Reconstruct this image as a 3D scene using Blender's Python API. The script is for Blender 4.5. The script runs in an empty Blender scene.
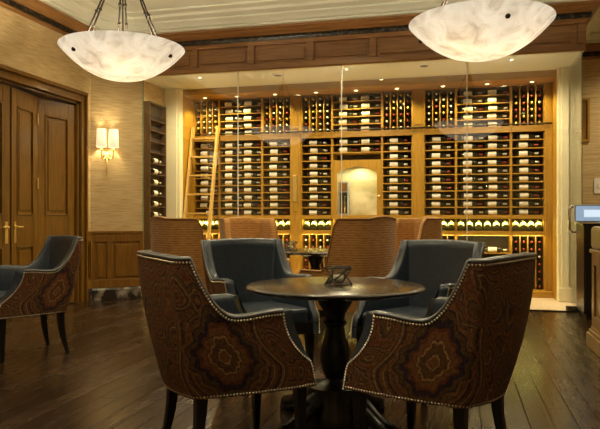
import bpy, bmesh, math, random
from mathutils import Vector, Matrix
random.seed(7)
C = bpy.context.scene.collection
PI = math.pi
# ------------------------------------------------------------------ camera, world, exposure
F = 630.0; TH = math.radians(14.0); CAMH = 1.1
cd = bpy.data.cameras.new('camera'); cam = bpy.data.objects.new('camera', cd); C.objects.link(cam)
cam.location = (0, 0, CAMH); cam.rotation_euler = (PI/2, 0, TH)
cd.sensor_width = 36; cd.lens = 36*F/600; cd.shift_y = 3.5/600; cd.clip_start = .05
bpy.context.scene.camera = cam
w = bpy.data.worlds.new('world'); bpy.context.scene.world = w; w.use_nodes = True
w.node_tree.nodes['Background'].inputs[0].default_value = (1, .8, .55, 1)
w.node_tree.nodes['Background'].inputs[1].default_value = .02
vs = bpy.context.scene.view_settings
vs.view_transform = 'Standard'; vs.look = 'None'; vs.gamma = 1; vs.use_curve_mapping = False
vs.exposure = 1.05
try:
    bpy.context.scene.cycles.use_denoising = True
    bpy.context.scene.cycles.max_bounces = 8
    bpy.context.scene.cycles.sample_clamp_indirect = 6
except Exception: pass
WARM = (1.0, .845, .53); AMBER = (1.0, .84, .36)

def uv_at(px, v):                                   # room u on the plane of depth v
    return v*math.tan(math.atan((px-300)/F)-TH)
def at(px, Z):                                      # room point for pixel column at camera distance Z
    X = (px-300)/F*Z
    return (X*math.cos(TH)-Z*math.sin(TH), X*math.sin(TH)+Z*math.cos(TH))
def room(X, Z): return (X*math.cos(TH)-Z*math.sin(TH), X*math.sin(TH)+Z*math.cos(TH))

# ------------------------------------------------------------------ materials
def nt(name):
    m = bpy.data.materials.new(name); m.use_nodes = True
    return m, m.node_tree, m.node_tree.nodes['Principled BSDF']
def N(t, kind, **kw):
    n = t.nodes.new(kind)
    for k, v in kw.items():
        if k in n.inputs.keys(): n.inputs[k].default_value = v
        else: setattr(n, k, v)
    return n
def plain(name, col, rough=.5, metal=0, spec=.5, coat=0, emit=None, es=0):
    m, t, b = nt(name)
    b.inputs['Base Color'].default_value = (*col, 1); b.inputs['Roughness'].default_value = rough
    b.inputs['Metallic'].default_value = metal; b.inputs['Specular IOR Level'].default_value = spec
    b.inputs['Coat Weight'].default_value = coat
    if emit: b.inputs['Emission Color'].default_value = (*emit, 1); b.inputs['Emission Strength'].default_value = es
    return m
def ramp(t, stops, interp='LINEAR'):
    r = t.nodes.new('ShaderNodeValToRGB'); r.color_ramp.interpolation = interp
    e = r.color_ramp.elements
    while len(e) < len(stops): e.new(.5)
    for i, (p, c) in enumerate(stops): e[i].position = p; e[i].color = (*c, 1)
    return r
def noisy(name, c1, c2, scale=(1, 1, 1), nscale=8, rough=.5, detail=5, bump=0, spec=.5, coat=0, lo=.3, hi=.7):
    m, t, b = nt(name)
    tc = N(t, 'ShaderNodeTexCoord'); mp = N(t, 'ShaderNodeMapping'); mp.inputs['Scale'].default_value = scale
    no = N(t, 'ShaderNodeTexNoise'); no.inputs['Scale'].default_value = nscale; no.inputs['Detail'].default_value = detail
    t.links.new(tc.outputs['Object'], mp.inputs[0]); t.links.new(mp.outputs[0], no.inputs['Vector'])
    r = ramp(t, [(lo, c1), (hi, c2)]); t.links.new(no.outputs['Fac'], r.inputs[0])
    t.links.new(r.outputs[0], b.inputs['Base Color'])
    b.inputs['Roughness'].default_value = rough; b.inputs['Specular IOR Level'].default_value = spec
    b.inputs['Coat Weight'].default_value = coat; b.inputs['Coat Roughness'].default_value = .15
    if bump:
        bp = N(t, 'ShaderNodeBump'); bp.inputs['Strength'].default_value = bump; bp.inputs['Distance'].default_value = .01
        t.links.new(no.outputs['Fac'], bp.inputs['Height']); t.links.new(bp.outputs[0], b.inputs['Normal'])
    return m
M = {}
M['wood_v'] = noisy('brown_wood', (.145, .062, .006), (.26, .115, .013), (9, 9, .7), 5, .38, coat=.15)
M['wood_door'] = noisy('door_wood', (.110, .047, .003), (.21, .094, .007), (9, 9, .7), 5, .36, coat=.2)
M['wood_h'] = noisy('brown_wood_long', (.21, .092, .022), (.34, .155, .045), (.7, .7, 9), 5, .4, coat=.1)
M['oak_v'] = noisy('rack_oak', (.27, .135, .010), (.42, .225, .022), (9, 9, .8), 5, .42)
M['oak_h'] = noisy('rack_oak_long', (.29, .145, .011), (.45, .24, .024), (.8, 9, 9), 5, .42)
M['ladder_lit'] = noisy('lit_oak_ladder', (.50, .30, .07), (.66, .42, .12), (9, 9, .8), 5, .42)  # golden lamplight on the ladder painted in as a lighter oak
M['dark_rack'] = noisy('dark_rack_wood', (.05, .028, .014), (.10, .055, .028), (9, 9, .8), 5, .4)
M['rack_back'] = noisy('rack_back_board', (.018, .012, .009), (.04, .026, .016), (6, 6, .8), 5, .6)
M['ceil'] = plain('ceiling_paint', (.68, .68, .56), .75)
M['cream'] = plain('cream_paint', (.74, .66, .44), .55)
M['paper'] = noisy('grasscloth', (.39, .265, .115), (.66, .49, .255), (2.2, 2.2, 42), 2.2, .8, 7, .25, lo=.28, hi=.72)
M['dark_strip'] = noisy('carved_dark_moulding', (.006, .005, .004), (.13, .09, .05), (1, 1, 1), 28, .3, 2, 1.0, lo=.5, hi=.75)
M['marble'] = noisy('dark_marble', (.03, .022, .018), (.42, .36, .30), (1, 1, 1), 5, .15, 9, lo=.52, hi=.68)
M['tile'] = noisy('pink_stone', (.62, .47, .36), (.74, .60, .48), (1, 1, 1), 3, .3, 6)
M['black'] = plain('black_lacquer', (.008, .006, .005), .3, coat=.1)
M['iron'] = plain('dark_iron', (.03, .026, .022), .4, .7)
M['chrome'] = plain('chrome', (.75, .74, .72), .12, 1)
M['brass'] = plain('brass', (.80, .58, .22), .38, .85)
M['bronze'] = plain('bronze_rod', (.035, .025, .018), .45, .5)
M['table_top'] = noisy('espresso_top', (.014, .008, .005), (.038, .021, .011), (.8, 9, 9), 4, .20, coat=.15)
M['leather'] = noisy('blue_leather', (.016, .023, .036), (.026, .038, .056), (1, 1, 1), 40, .34, 4, .05, spec=.6)
M['trim_leather'] = plain('grey_leather_welt', (.13, .135, .14), .35, spec=.8)
M['nail'] = plain('pewter_nail', (.85, .76, .60), .3, 1)
M['bottle'] = plain('dark_bottle_glass', (.008, .010, .006), .12, spec=.7)
M['bottle_green'] = plain('green_bottle_glass', (.035, .05, .008), .15, spec=.7)
M['label'] = noisy('cream_label', (.62, .55, .42), (.78, .72, .60), (1, 1, 1), 30, .7)
M['label_white'] = plain('white_label', (.80, .77, .68), .7)
M['cap_red'] = plain('red_foil', (.28, .03, .025), .35, .3)
M['cap_white'] = plain('pale_foil', (.62, .58, .50), .35, .3)
M['cap_gold'] = plain('gold_foil', (.75, .52, .10), .35, .4)
M['shade'] = plain('parchment_shade', (.85, .76, .55), .7, emit=(1, .82, .48), es=.42)
M['bulb'] = plain('lit_lens', (1, 1, 1), .5, emit=(1, .85, .45), es=6)
M['led'] = plain('lit_strip', (1, 1, 1), .5, emit=(.95, .86, .12), es=4)
M['screen'] = plain('screen_glow', (.1, .1, .12), .3, emit=(.36, .50, .66), es=.35)
M['screen_win'] = plain('screen_window', (.1, .1, .12), .3, emit=(.75, .88, 1), es=.45)
M['grey_plastic'] = plain('grey_plastic', (.35, .37, .42), .4)
M['plate'] = plain('ivory_plate', (.82, .79, .70), .4)
M['candle'] = plain('ivory_wax', (.80, .74, .58), .6)
M['olive'] = plain('olive_leather', (.20, .155, .065), .4)
M['desk'] = noisy('desk_wood', (.13, .07, .022), (.24, .135, .045), (9, 9, .7), 5, .35, coat=.2)
M['niche_stone'] = noisy('niche_stone', (.42, .36, .20), (.72, .65, .45), (1, 1, 1), 5, .7, 6)

def glass_mat(name, tint, refl=1.0):
    m = bpy.data.materials.new(name); m.use_nodes = True; t = m.node_tree; t.nodes.clear()
    o = N(t, 'ShaderNodeOutputMaterial'); mx = N(t, 'ShaderNodeMixShader'); tr = N(t, 'ShaderNodeBsdfTransparent')
    tr.inputs[0].default_value = (*tint, 1)
    gl = N(t, 'ShaderNodeBsdfGlossy'); gl.inputs['Roughness'].default_value = .01
    fr = N(t, 'ShaderNodeLayerWeight'); fr.inputs[0].default_value = .5
    pw_ = N(t, 'ShaderNodeMath', operation='POWER'); pw_.inputs[1].default_value = 5
    mu = N(t, 'ShaderNodeMath', operation='MULTIPLY_ADD'); mu.inputs[1].default_value = .94; mu.inputs[2].default_value = .042*refl
    t.links.new(fr.outputs['Facing'], pw_.inputs[0]); t.links.new(pw_.outputs[0], mu.inputs[0]); t.links.new(mu.outputs[0], mx.inputs[0])
    t.links.new(tr.outputs[0], mx.inputs[1]); t.links.new(gl.outputs[0], mx.inputs[2]); t.links.new(mx.outputs[0], o.inputs[0])
    return m
M['glass'] = glass_mat('clear_pane', (.985, .992, .98), 2.0)
M['glass_edge'] = plain('green_glass_edge', (.10, .22, .15), .2, spec=.8)
M['cup_glass'] = glass_mat('tumbler_glass', (.9, .9, .88), 1.4)

def floor_mat():
    m, t, b = nt('dark_plank_floor')
    tc = N(t, 'ShaderNodeTexCoord'); mp = N(t, 'ShaderNodeMapping'); mp.inputs['Rotation'].default_value = (0, 0, PI/2)
    br = N(t, 'ShaderNodeTexBrick'); br.inputs['Scale'].default_value = 1
    br.inputs['Brick Width'].default_value = 1.15; br.inputs['Row Height'].default_value = .125
    br.inputs['Mortar Size'].default_value = .0042; br.inputs['Mortar Smooth'].default_value = .7
    br.inputs['Color1'].default_value = (.018, .009, .004, 1); br.inputs['Color2'].default_value = (.036, .018, .0075, 1)
    br.inputs['Mortar'].default_value = (.003, .002, .0015, 1); br.offset = .37
    t.links.new(tc.outputs['Object'], mp.inputs[0]); t.links.new(mp.outputs[0], br.inputs['Vector'])
    mp2 = N(t, 'ShaderNodeMapping'); mp2.inputs['Scale'].default_value = (14, 1.2, 1)
    no = N(t, 'ShaderNodeTexNoise'); no.inputs['Scale'].default_value = 3; no.inputs['Detail'].default_value = 6
    t.links.new(tc.outputs['Object'], mp2.inputs[0]); t.links.new(mp2.outputs[0], no.inputs['Vector'])
    mx = N(t, 'ShaderNodeMixRGB', blend_type='MULTIPLY'); mx.inputs[0].default_value = .7
    r = ramp(t, [(.25, (.45, .42, .4)), (.75, (1.4, 1.4, 1.4))]); t.links.new(no.outputs['Fac'], r.inputs[0])
    t.links.new(br.outputs['Color'], mx.inputs[1]); t.links.new(r.outputs[0], mx.inputs[2]); t.links.new(mx.outputs[0], b.inputs['Base Color'])
    rr = N(t, 'ShaderNodeMapRange'); rr.inputs[3].default_value = .17; rr.inputs[4].default_value = .33
    t.links.new(no.outputs['Fac'], rr.inputs[0]); t.links.new(rr.outputs[0], b.inputs['Roughness'])
    bp = N(t, 'ShaderNodeBump'); bp.inputs['Strength'].default_value = .32; bp.inputs['Distance'].default_value = .004
    mh = N(t, 'ShaderNodeMath', operation='MULTIPLY_ADD'); mh.inputs[1].default_value = 0
    t.links.new(br.outputs['Fac'], mh.inputs[0])
    mp3 = N(t, 'ShaderNodeMapping'); mp3.inputs['Scale'].default_value = (7, .5, 1)
    n3 = N(t, 'ShaderNodeTexNoise'); n3.inputs['Scale'].default_value = 3.5; n3.inputs['Detail'].default_value = 2
    t.links.new(tc.outputs['Object'], mp3.inputs[0]); t.links.new(mp3.outputs[0], n3.inputs['Vector'])
    t.links.new(n3.outputs['Fac'], mh.inputs[2])
    t.links.new(mh.outputs[0], bp.inputs['Height'])
    b2 = N(t, 'ShaderNodeBump'); b2.invert = True; b2.inputs['Strength'].default_value = .6; b2.inputs['Distance'].default_value = .006
    t.links.new(br.outputs['Fac'], b2.inputs['Height']); t.links.new(bp.outputs[0], b2.inputs['Normal'])
    t.links.new(b2.outputs[0], b.inputs['Normal'])
    sg = N(t, 'ShaderNodeSeparateXYZ'); t.links.new(br.outputs['Color'], sg.inputs[0])
    ra = N(t, 'ShaderNodeMath', operation='MULTIPLY_ADD'); ra.inputs[1].default_value = 4.0; t.links.new(sg.outputs[0], ra.inputs[0])
    rs = N(t, 'ShaderNodeMath', operation='SUBTRACT'); rs.inputs[1].default_value = .11; t.links.new(rr.outputs[0], rs.inputs[0]); t.links.new(rs.outputs[0], ra.inputs[2])
    t.links.new(ra.outputs[0], b.inputs['Roughness'])
    sp = N(t, 'ShaderNodeMapRange'); sp.inputs[3].default_value = .6; sp.inputs[4].default_value = .2; t.links.new(br.outputs['Fac'], sp.inputs[0]); t.links.new(sp.outputs[0], b.inputs['Specular IOR Level'])
    return m
M['floor'] = floor_mat()

def alabaster():
    m = bpy.data.materials.new('alabaster'); m.use_nodes = True; t = m.node_tree; t.nodes.clear()
    o = N(t, 'ShaderNodeOutputMaterial')
    tc = N(t, 'ShaderNodeTexCoord'); no = N(t, 'ShaderNodeTexNoise'); no.inputs['Scale'].default_value = 5.5; no.inputs['Detail'].default_value = 8
    no.inputs['Distortion'].default_value = 1.2
    r = ramp(t, [(.25, (.50, .42, .33)), (.45, (.80, .74, .64)), (.62, (.92, .89, .82)), (.8, (.75, .66, .52))])
    t.links.new(tc.outputs['Object'], no.inputs['Vector']); t.links.new(no.outputs['Fac'], r.inputs[0])
    tl = N(t, 'ShaderNodeBsdfTranslucent'); df = N(t, 'ShaderNodeBsdfDiffuse'); em = N(t, 'ShaderNodeEmission'); em.inputs[1].default_value = .34
    gl = N(t, 'ShaderNodeBsdfGlossy'); gl.inputs['Roughness'].default_value = .2
    mc = N(t, 'ShaderNodeMixRGB', blend_type='MULTIPLY'); mc.inputs[0].default_value = 1; mc.inputs[2].default_value = (1, .95, .84, 1)
    td = N(t, 'ShaderNodeMixRGB', blend_type='MULTIPLY'); td.inputs[0].default_value = 1; td.inputs[2].default_value = (.27, .24, .19, 1); t.links.new(r.outputs[0], td.inputs[1])
    t.links.new(td.outputs[0], tl.inputs[0]); t.links.new(r.outputs[0], df.inputs[0])
    t.links.new(r.outputs[0], mc.inputs[1]); t.links.new(mc.outputs[0], em.inputs[0])
    m1 = N(t, 'ShaderNodeMixShader'); m1.inputs[0].default_value = .55; t.links.new(df.outputs[0], m1.inputs[1]); t.links.new(tl.outputs[0], m1.inputs[2])
    m2 = N(t, 'ShaderNodeMixShader'); m2.inputs[0].default_value = .05; t.links.new(m1.outputs[0], m2.inputs[1]); t.links.new(gl.outputs[0], m2.inputs[2])
    ad = N(t, 'ShaderNodeAddShader'); t.links.new(m2.outputs[0], ad.inputs[0]); t.links.new(em.outputs[0], ad.inputs[1])
    t.links.new(ad.outputs[0], o.inputs[0]); return m
M['alabaster'] = alabaster()

def paisley():
    m, t, b = nt('paisley_tapestry')
    L = t.links.new
    def math_(op, a, c=None, d=None):
        n = N(t, 'ShaderNodeMath', operation=op)
        for i, x in enumerate((a, c, d)):
            if x is None: continue
            if isinstance(x, (int, float)): n.inputs[i].default_value = x
            else: L(x, n.inputs[i])
        return n.outputs[0]
    uv = N(t, 'ShaderNodeUVMap'); sx = N(t, 'ShaderNodeSeparateXYZ'); L(uv.outputs[0], sx.inputs[0])
    U = math_('SUBTRACT', math_('ABSOLUTE', sx.outputs[0]), .42)
    V = math_('SUBTRACT', sx.outputs[1], .515)
    r = math_('SQRT', math_('ADD', math_('POWER', math_('MULTIPLY', U, 1.12), 2), math_('POWER', math_('MULTIPLY', V, .9), 2)))
    th = math_('ARCTAN2', U, V)
    lob = math_('ADD', math_('MULTIPLY', math_('COSINE', math_('MULTIPLY', th, 4)), -.09),
                math_('ADD', math_('MULTIPLY', math_('COSINE', math_('MULTIPLY', th, 12)), .06), math_('MULTIPLY', math_('COSINE', th), -.10)))
    no = N(t, 'ShaderNodeTexNoise'); no.inputs['Scale'].default_value = 34; no.inputs['Detail'].default_value = 3; L(uv.outputs[0], no.inputs['Vector'])
    r1 = math_('ADD', math_('MULTIPLY', r, math_('ADD', lob, 1)), math_('MULTIPLY', math_('SUBTRACT', no.outputs['Fac'], .5), .022))
    rust = (.150, .062, .022); brn = (.080, .040, .015); navy = (.007, .009, .024); tan = (.30, .18, .08); ol = (.060, .040, .014); red = (.105, .030, .014)
    med = ramp(t, [(0, rust), (.12, tan), (.15, brn), (.31, rust), (.335, tan), (.375, brn), (.40, rust), (.52, red), (.60, navy), (.73, brn), (.77, ol), (.84, navy), (.875, rust), (.95, brn)], 'CONSTANT')
    L(math_('MULTIPLY', r1, 5.2), med.inputs[0])
    # swirling background
    ns = N(t, 'ShaderNodeTexNoise'); ns.inputs['Scale'].default_value = 5; ns.inputs['Detail'].default_value = 1; L(uv.outputs[0], ns.inputs['Vector'])
    vadd = N(t, 'ShaderNodeVectorMath', operation='MULTIPLY_ADD'); L(ns.outputs['Color'], vadd.inputs[0]); vadd.inputs[1].default_value = (.13, .13, 0); L(uv.outputs[0], vadd.inputs[2])
    mpv = N(t, 'ShaderNodeMapping'); mpv.inputs['Scale'].default_value = (1.25, .8, 1); L(vadd.outputs[0], mpv.inputs[0])
    vo = N(t, 'ShaderNodeTexVoronoi'); vo.feature = 'F1'; vo.inputs['Scale'].default_value = 9.5; L(mpv.outputs[0], vo.inputs['Vector'])
    ring = math_('FRACT', math_('MULTIPLY', math_('ADD', vo.outputs['Distance'], math_('MULTIPLY', math_('SUBTRACT', no.outputs['Fac'], .5), .10)), 2.6))
    bg = ramp(t, [(0, rust), (.12, navy), (.20, brn), (.34, tan), (.38, brn), (.52, ol), (.60, navy), (.66, rust), (.80, red), (.90, brn)], 'CONSTANT')
    L(ring, bg.inputs[0])
    # echo bands round the medallion, then background
    e1 = math_('LESS_THAN', r1, .19)
    mx = N(t, 'ShaderNodeMixRGB'); L(e1, mx.inputs[0]); L(bg.outputs[0], mx.inputs[1]); L(med.outputs[0], mx.inputs[2])
    ech = ramp(t, [(0, brn), (.10, navy), (.2, rust), (.30, tan), (.34, ol), (.5, rust), (.62, navy), (.70, brn), (.85, tan), (.88, rust)], 'CONSTANT')
    re = math_('SQRT', math_('ADD', math_('POWER', math_('MULTIPLY', U, 1.0), 2), math_('POWER', math_('MULTIPLY', math_('SUBTRACT', V, .03), .62), 2)))
    re2 = math_('ADD', re, math_('MULTIPLY', math_('SINE', math_('MULTIPLY', V, 17)), .022))
    L(math_('FRACT', math_('MULTIPLY', re2, 11)), ech.inputs[0])
    e2 = math_('MULTIPLY', math_('LESS_THAN', re2, .235), math_('LESS_THAN', V, .16)); m3 = N(t, 'ShaderNodeMixRGB'); L(math_('MULTIPLY', e2, math_('SUBTRACT', 1, e1)), m3.inputs[0]); L(mx.outputs[0], m3.inputs[1]); L(ech.outputs[0], m3.inputs[2]); mx = m3
    v2 = N(t, 'ShaderNodeTexVoronoi'); v2.inputs['Scale'].default_value = 42; L(uv.outputs[0], v2.inputs['Vector'])
    dots = ramp(t, [(0, tan), (.16, brn), (.27, tan), (.33, rust), (.5, navy), (.56, rust)], 'CONSTANT'); L(v2.outputs['Distance'], dots.inputs[0])
    m4 = N(t, 'ShaderNodeMixRGB'); m4.inputs[0].default_value = .2; L(mx.outputs[0], m4.inputs[1]); L(dots.outputs[0], m4.inputs[2]); mx = m4
    nf = N(t, 'ShaderNodeTexNoise'); nf.inputs['Scale'].default_value = 70; nf.inputs['Detail'].default_value = 4; L(uv.outputs[0], nf.inputs['Vector'])
    fr = ramp(t, [(.3, (.75, .7, .65)), (.7, (1.6, 1.55, 1.45))]); L(nf.outputs['Fac'], fr.inputs[0])
    m2 = N(t, 'ShaderNodeMixRGB', blend_type='MULTIPLY'); m2.inputs[0].default_value = 1; L(mx.outputs[0], m2.inputs[1]); L(fr.outputs[0], m2.inputs[2])
    L(m2.outputs[0], b.inputs['Base Color']); b.inputs['Roughness'].default_value = .7; b.inputs['Specular IOR Level'].default_value = .25
    return m
M['paisley'] = paisley()

def woven():
    m, t, b = nt('orange_ribbed_fabric')
    uv = N(t, 'ShaderNodeUVMap'); mp = N(t, 'ShaderNodeMapping'); mp.inputs['Scale'].default_value = (14, 75, 1)
    no = N(t, 'ShaderNodeTexNoise'); no.inputs['Scale'].default_value = 1; no.inputs['Detail'].default_value = 3
    t.links.new(uv.outputs[0], mp.inputs[0]); t.links.new(mp.outputs[0], no.inputs['Vector'])
    wv = N(t, 'ShaderNodeTexWave'); wv.bands_direction = 'Y'; wv.inputs['Scale'].default_value = 14; wv.inputs['Distortion'].default_value = .6
    t.links.new(uv.outputs[0], wv.inputs['Vector'])
    ad = N(t, 'ShaderNodeMath', operation='MULTIPLY_ADD'); ad.inputs[1].default_value = .35
    t.links.new(wv.outputs['Fac'], ad.inputs[0]); t.links.new(no.outputs['Fac'], ad.inputs[2])
    r = ramp(t, [(.35, (.21, .088, .020)), (.85, (.46, .225, .062))]); t.links.new(ad.outputs[0], r.inputs[0])
    t.links.new(r.outputs[0], b.inputs['Base Color']); b.inputs['Roughness'].default_value = .8; b.inputs['Specular IOR Level'].default_value = .2
    b.inputs['Sheen Weight'].default_value = .2
    return m
M['woven'] = woven()

# ------------------------------------------------------------------ mesh helpers
def box(bm, x0, x1, y0, y1, z0, z1, mat=None):
    vs_ = [bm.verts.new(p) for p in ((x0, y0, z0), (x1, y0, z0), (x1, y1, z0), (x0, y1, z0), (x0, y0, z1), (x1, y0, z1), (x1, y1, z1), (x0, y1, z1))]
    for f in ((3, 2, 1, 0), (4, 5, 6, 7), (0, 1, 5, 4), (1, 2, 6, 5), (2, 3, 7, 6), (3, 0, 4, 7)):
        bm.faces.new([vs_[i] for i in f])
    if mat is not None: bmesh.ops.transform(bm, matrix=mat, verts=vs_)
    return vs_
def prism(bm, pts, z0, z1):
    a = [bm.verts.new((x, y, z0)) for x, y in pts]; b = [bm.verts.new((x, y, z1)) for x, y in pts]; n = len(pts)
    bm.faces.new(a[::-1]); bm.faces.new(b)
    for i in range(n): bm.faces.new((a[i], a[(i+1) % n], b[(i+1) % n], b[i]))
def lathe(bm, prof, seg=24, mat=None, closed=False):
    rings = []; new = []
    for r, z in prof:
        if r < 1e-5: v = bm.verts.new((0, 0, z)); rings.append([v]); new.append(v)
        else:
            rr = [bm.verts.new((r*math.cos(2*PI*i/seg), r*math.sin(2*PI*i/seg), z)) for i in range(seg)]; rings.append(rr); new += rr
    prs = list(zip(rings, rings[1:]))
    if closed: prs.append((rings[-1], rings[0]))
    for a, b in prs:
        for i in range(seg):
            j = (i+1) % seg
            if len(a) == 1 and len(b) == 1: continue
            if len(a) == 1: bm.faces.new((a[0], b[i], b[j]))
            elif len(b) == 1: bm.faces.new((a[i], b[0], a[j]))
            else: bm.faces.new((a[i], b[i], b[j], a[j]))
    if mat is not None: bmesh.ops.transform(bm, matrix=mat, verts=new)
def tube(bm, pts, r, seg=8, closed=False, flat=1.0):
    pts = [Vector(p) for p in pts]; n = len(pts); rs = r if isinstance(r, (list, tuple)) else [r]*n
    rings = []; prev = None
    for i, p in enumerate(pts):
        if closed: d = pts[(i+1) % n]-pts[i-1]
        else: d = pts[min(i+1, n-1)]-pts[max(i-1, 0)]
        d.normalize()
        if prev is None: u = d.orthogonal().normalized()
        else: u = (prev-d*prev.dot(d)).normalized()
        prev = u; v = d.cross(u)
        rings.append([bm.verts.new(p+u*math.cos(2*PI*k/seg)*rs[i]+v*math.sin(2*PI*k/seg)*rs[i]*flat) for k in range(seg)])
    prs = list(zip(rings, rings[1:]))
    if closed: prs.append((rings[-1], rings[0]))
    for a, b in prs:
        for k in range(seg): bm.faces.new((a[k], a[(k+1) % seg], b[(k+1) % seg], b[k]))
    if not closed: bm.faces.new(rings[0][::-1]); bm.faces.new(rings[-1])
def sweep(bm, prof, path, closed=False):
    """prof: (distance into the room, height); path runs with the room on its right."""
    n = len(path); rings = []
    for i in range(n):
        p = Vector(path[i])
        dirs = []
        if i > 0 or closed: dirs.append((p-Vector(path[i-1])).normalized())
        if i < n-1 or closed: dirs.append((Vector(path[(i+1) % n])-p).normalized())
        ns = [Vector((d.y, -d.x)) for d in dirs]
        if len(ns) == 2:
            s = ns[0]+ns[1]; s.normalize(); s = s/max(.3, s.dot(ns[0]))
        else: s = ns[0]
        rings.append([bm.verts.new((p.x+s.x*d, p.y+s.y*d, z)) for d, z in prof])
    m = len(prof); prs = list(zip(rings, rings[1:]))
    if closed: prs.append((rings[-1], rings[0]))
    for a, b in prs:
        for k in range(m): bm.faces.new((a[k], b[k], b[(k+1) % m], a[(k+1) % m]))
    if not closed: bm.faces.new(rings[0]); bm.faces.new(rings[-1][::-1])
def mesh(name, bm, mat, smooth=False, bevel=0):
    bmesh.ops.recalc_face_normals(bm, faces=bm.faces)
    me = bpy.data.meshes.new(name); bm.to_mesh(me); bm.free()
    for m in (mat if isinstance(mat, (list, tuple)) else [mat]): me.materials.append(m)
    if smooth:
        for p in me.polygons: p.use_smooth = True
    return me
def obj(name, bm, mat, parent=None, loc=None, rot=None, smooth=False, bevel=0, angle=None):
    me = bm if isinstance(bm, bpy.types.Mesh) else mesh(name, bm, mat, smooth or angle is not None)
    o = bpy.data.objects.new(name, me); C.objects.link(o)
    if parent: o.parent = parent
    if loc: o.location = loc
    if rot: o.rotation_euler = rot
    if angle is not None:
        try: me.set_sharp_from_angle(angle=math.radians(angle))
        except Exception: pass
    if bevel:
        b = o.modifiers.new('bevel', 'BEVEL'); b.width = bevel; b.segments = 2; b.limit_method = 'ANGLE'
    return o
def tag(o, label, cat, group=None):
    o['label'] = label; o['category'] = cat
    if group: o['group'] = group
    return o
def thing(name, label, cat, loc=(0, 0, 0), rz=0, group=None):
    o = bpy.data.objects.new(name, None); C.objects.link(o); o.location = loc; o.rotation_euler = (0, 0, rz)
    o.empty_display_size = .1
    return tag(o, label, cat, group)
def struct(o): o['kind'] = 'structure'; return o
def sempty(name):
    o = bpy.data.objects.new(name, None); C.objects.link(o); o['kind'] = 'structure'; return o
def dup(root, loc, rot=None, label=None, group=None):
    r = root.copy(); C.objects.link(r); r.location = loc
    if rot is not None: r.rotation_euler = rot
    if label: r['label'] = label
    if group: r['group'] = group
    for ch in root.children:
        c = ch.copy(); C.objects.link(c); c.parent = r
        for g in ch.children:
            d = g.copy(); C.objects.link(d); d.parent = c
    return r
def light(kind, name, loc, power, col=WARM, parent=None, size=.05, rot=None, angle=None, blend=.6, sx=None, sy=None):
    l = bpy.data.lights.new(name, kind); l.energy = power; l.color = col
    if kind == 'AREA':
        l.shape = 'RECTANGLE' if sx else 'DISK'; l.size = sx or size
        if sy: l.size_y = sy
    else: l.shadow_soft_size = size
    if kind == 'SPOT': l.spot_size = math.radians(angle or 90); l.spot_blend = blend
    o = bpy.data.objects.new(name, l); C.objects.link(o); o.location = loc
    if rot: o.rotation_euler = rot
    if parent: o.parent = parent
    return o

# ================================================================== THE ROOM
UL, UR, VR, VB = -4.76, 4.6, -3.0, 9.8             # left wall, right wall, rear wall, back wall
GL, GR, GV = -4.22, 1.42, 7.94                      # glass front
PV = 8.74; RV = 9.26                                # portal, rack front
HC = 3.74
P1 = (UL, 7.5)
bm = bmesh.new(); box(bm, UL-.2, UR+.2, VR-.2, VB+.2, -.1, 0); struct(obj('floor', bm, M['floor']))
bm = bmesh.new(); box(bm, UL-.2, UR+.2, VR-.2, VB+.2, HC, HC+.1); struct(obj('ceiling', bm, M['ceil']))
DV0, DV1, DH = 4.72, 7.23, 2.60
bm = bmesh.new()
box(bm, UL-.2, UL, VR-.2, DV0, 0, HC); box(bm, UL-.2, UL, DV1, 7.5, 0, HC); box(bm, UL-.2, UL, DV0, DV1, DH, HC)
struct(obj('wall_left', bm, M['paper']))
bm = bmesh.new(); prism(bm, [(UL, 7.5), (GL, 7.94), (-4.30, 7.99), (-4.30, 8.86), (UL-.2, 8.86), (UL-.2, 7.5)], 0, HC)
struct(obj('wall_corner', bm, M['paper']))
bm = bmesh.new(); box(bm, 1.44, UR+.2, VB, VB+.2, 0, HC); struct(obj('wall_back', bm, M['paper']))
bm = bmesh.new(); box(bm, UR, UR+.2, VR-.2, VB, 0, HC); struct(obj('wall_right', bm, M['paper']))
bm = bmesh.new(); box(bm, UL, UR, VR-.2, VR, 0, HC); struct(obj('wall_rear', bm, M['paper']))
bm = bmesh.new(); box(bm, 1.30, 1.44, 8.86, VB+.2, 0, 3.05); struct(obj('wall_cellar', bm, M['paper']))
bm = bmesh.new(); box(bm, UL-.2, 1.30, 9.66, 9.8, 0, 3.05); struct(obj('wall_cellar_back', bm, M['wood_v']))
# soffit over the wine room
bm = bmesh.new(); box(bm, -4.30, 1.44, 7.94, VB+.0, 3.05, HC); struct(obj('ceiling_soffit', bm, M['ceil']))
# fascia with panels
bm = bmesh.new()
box(bm, GL, 1.45, 7.915, 7.94, 3.05, 3.44)
box(bm, GL, 1.45, 7.875, 7.915, 3.05, 3.12); box(bm, GL, 1.45, 7.875, 7.915, 3.36, 3.44)
edges = [uv_at(p, 7.9) for p in (195, 251, 310, 373)]
step = (edges[3]-edges[0])/3
x = edges[0]-2*step
while x < 1.25:
    a = max(x-.045, GL); b_ = min(x+.045, 1.45)
    if b_ > a: box(bm, a, b_, 7.875, 7.915, 3.12, 3.36)
    if x+.085 < 1.2: box(bm, x+.085, min(x+step-.085, 1.32), 7.90, 7.915, 3.16, 3.32)
    x += step
box(bm, 1.36, 1.45, 7.875, 7.915, 3.12, 3.36)
struct(obj('trim_1', bm, M['wood_h'], bevel=.010))
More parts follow.
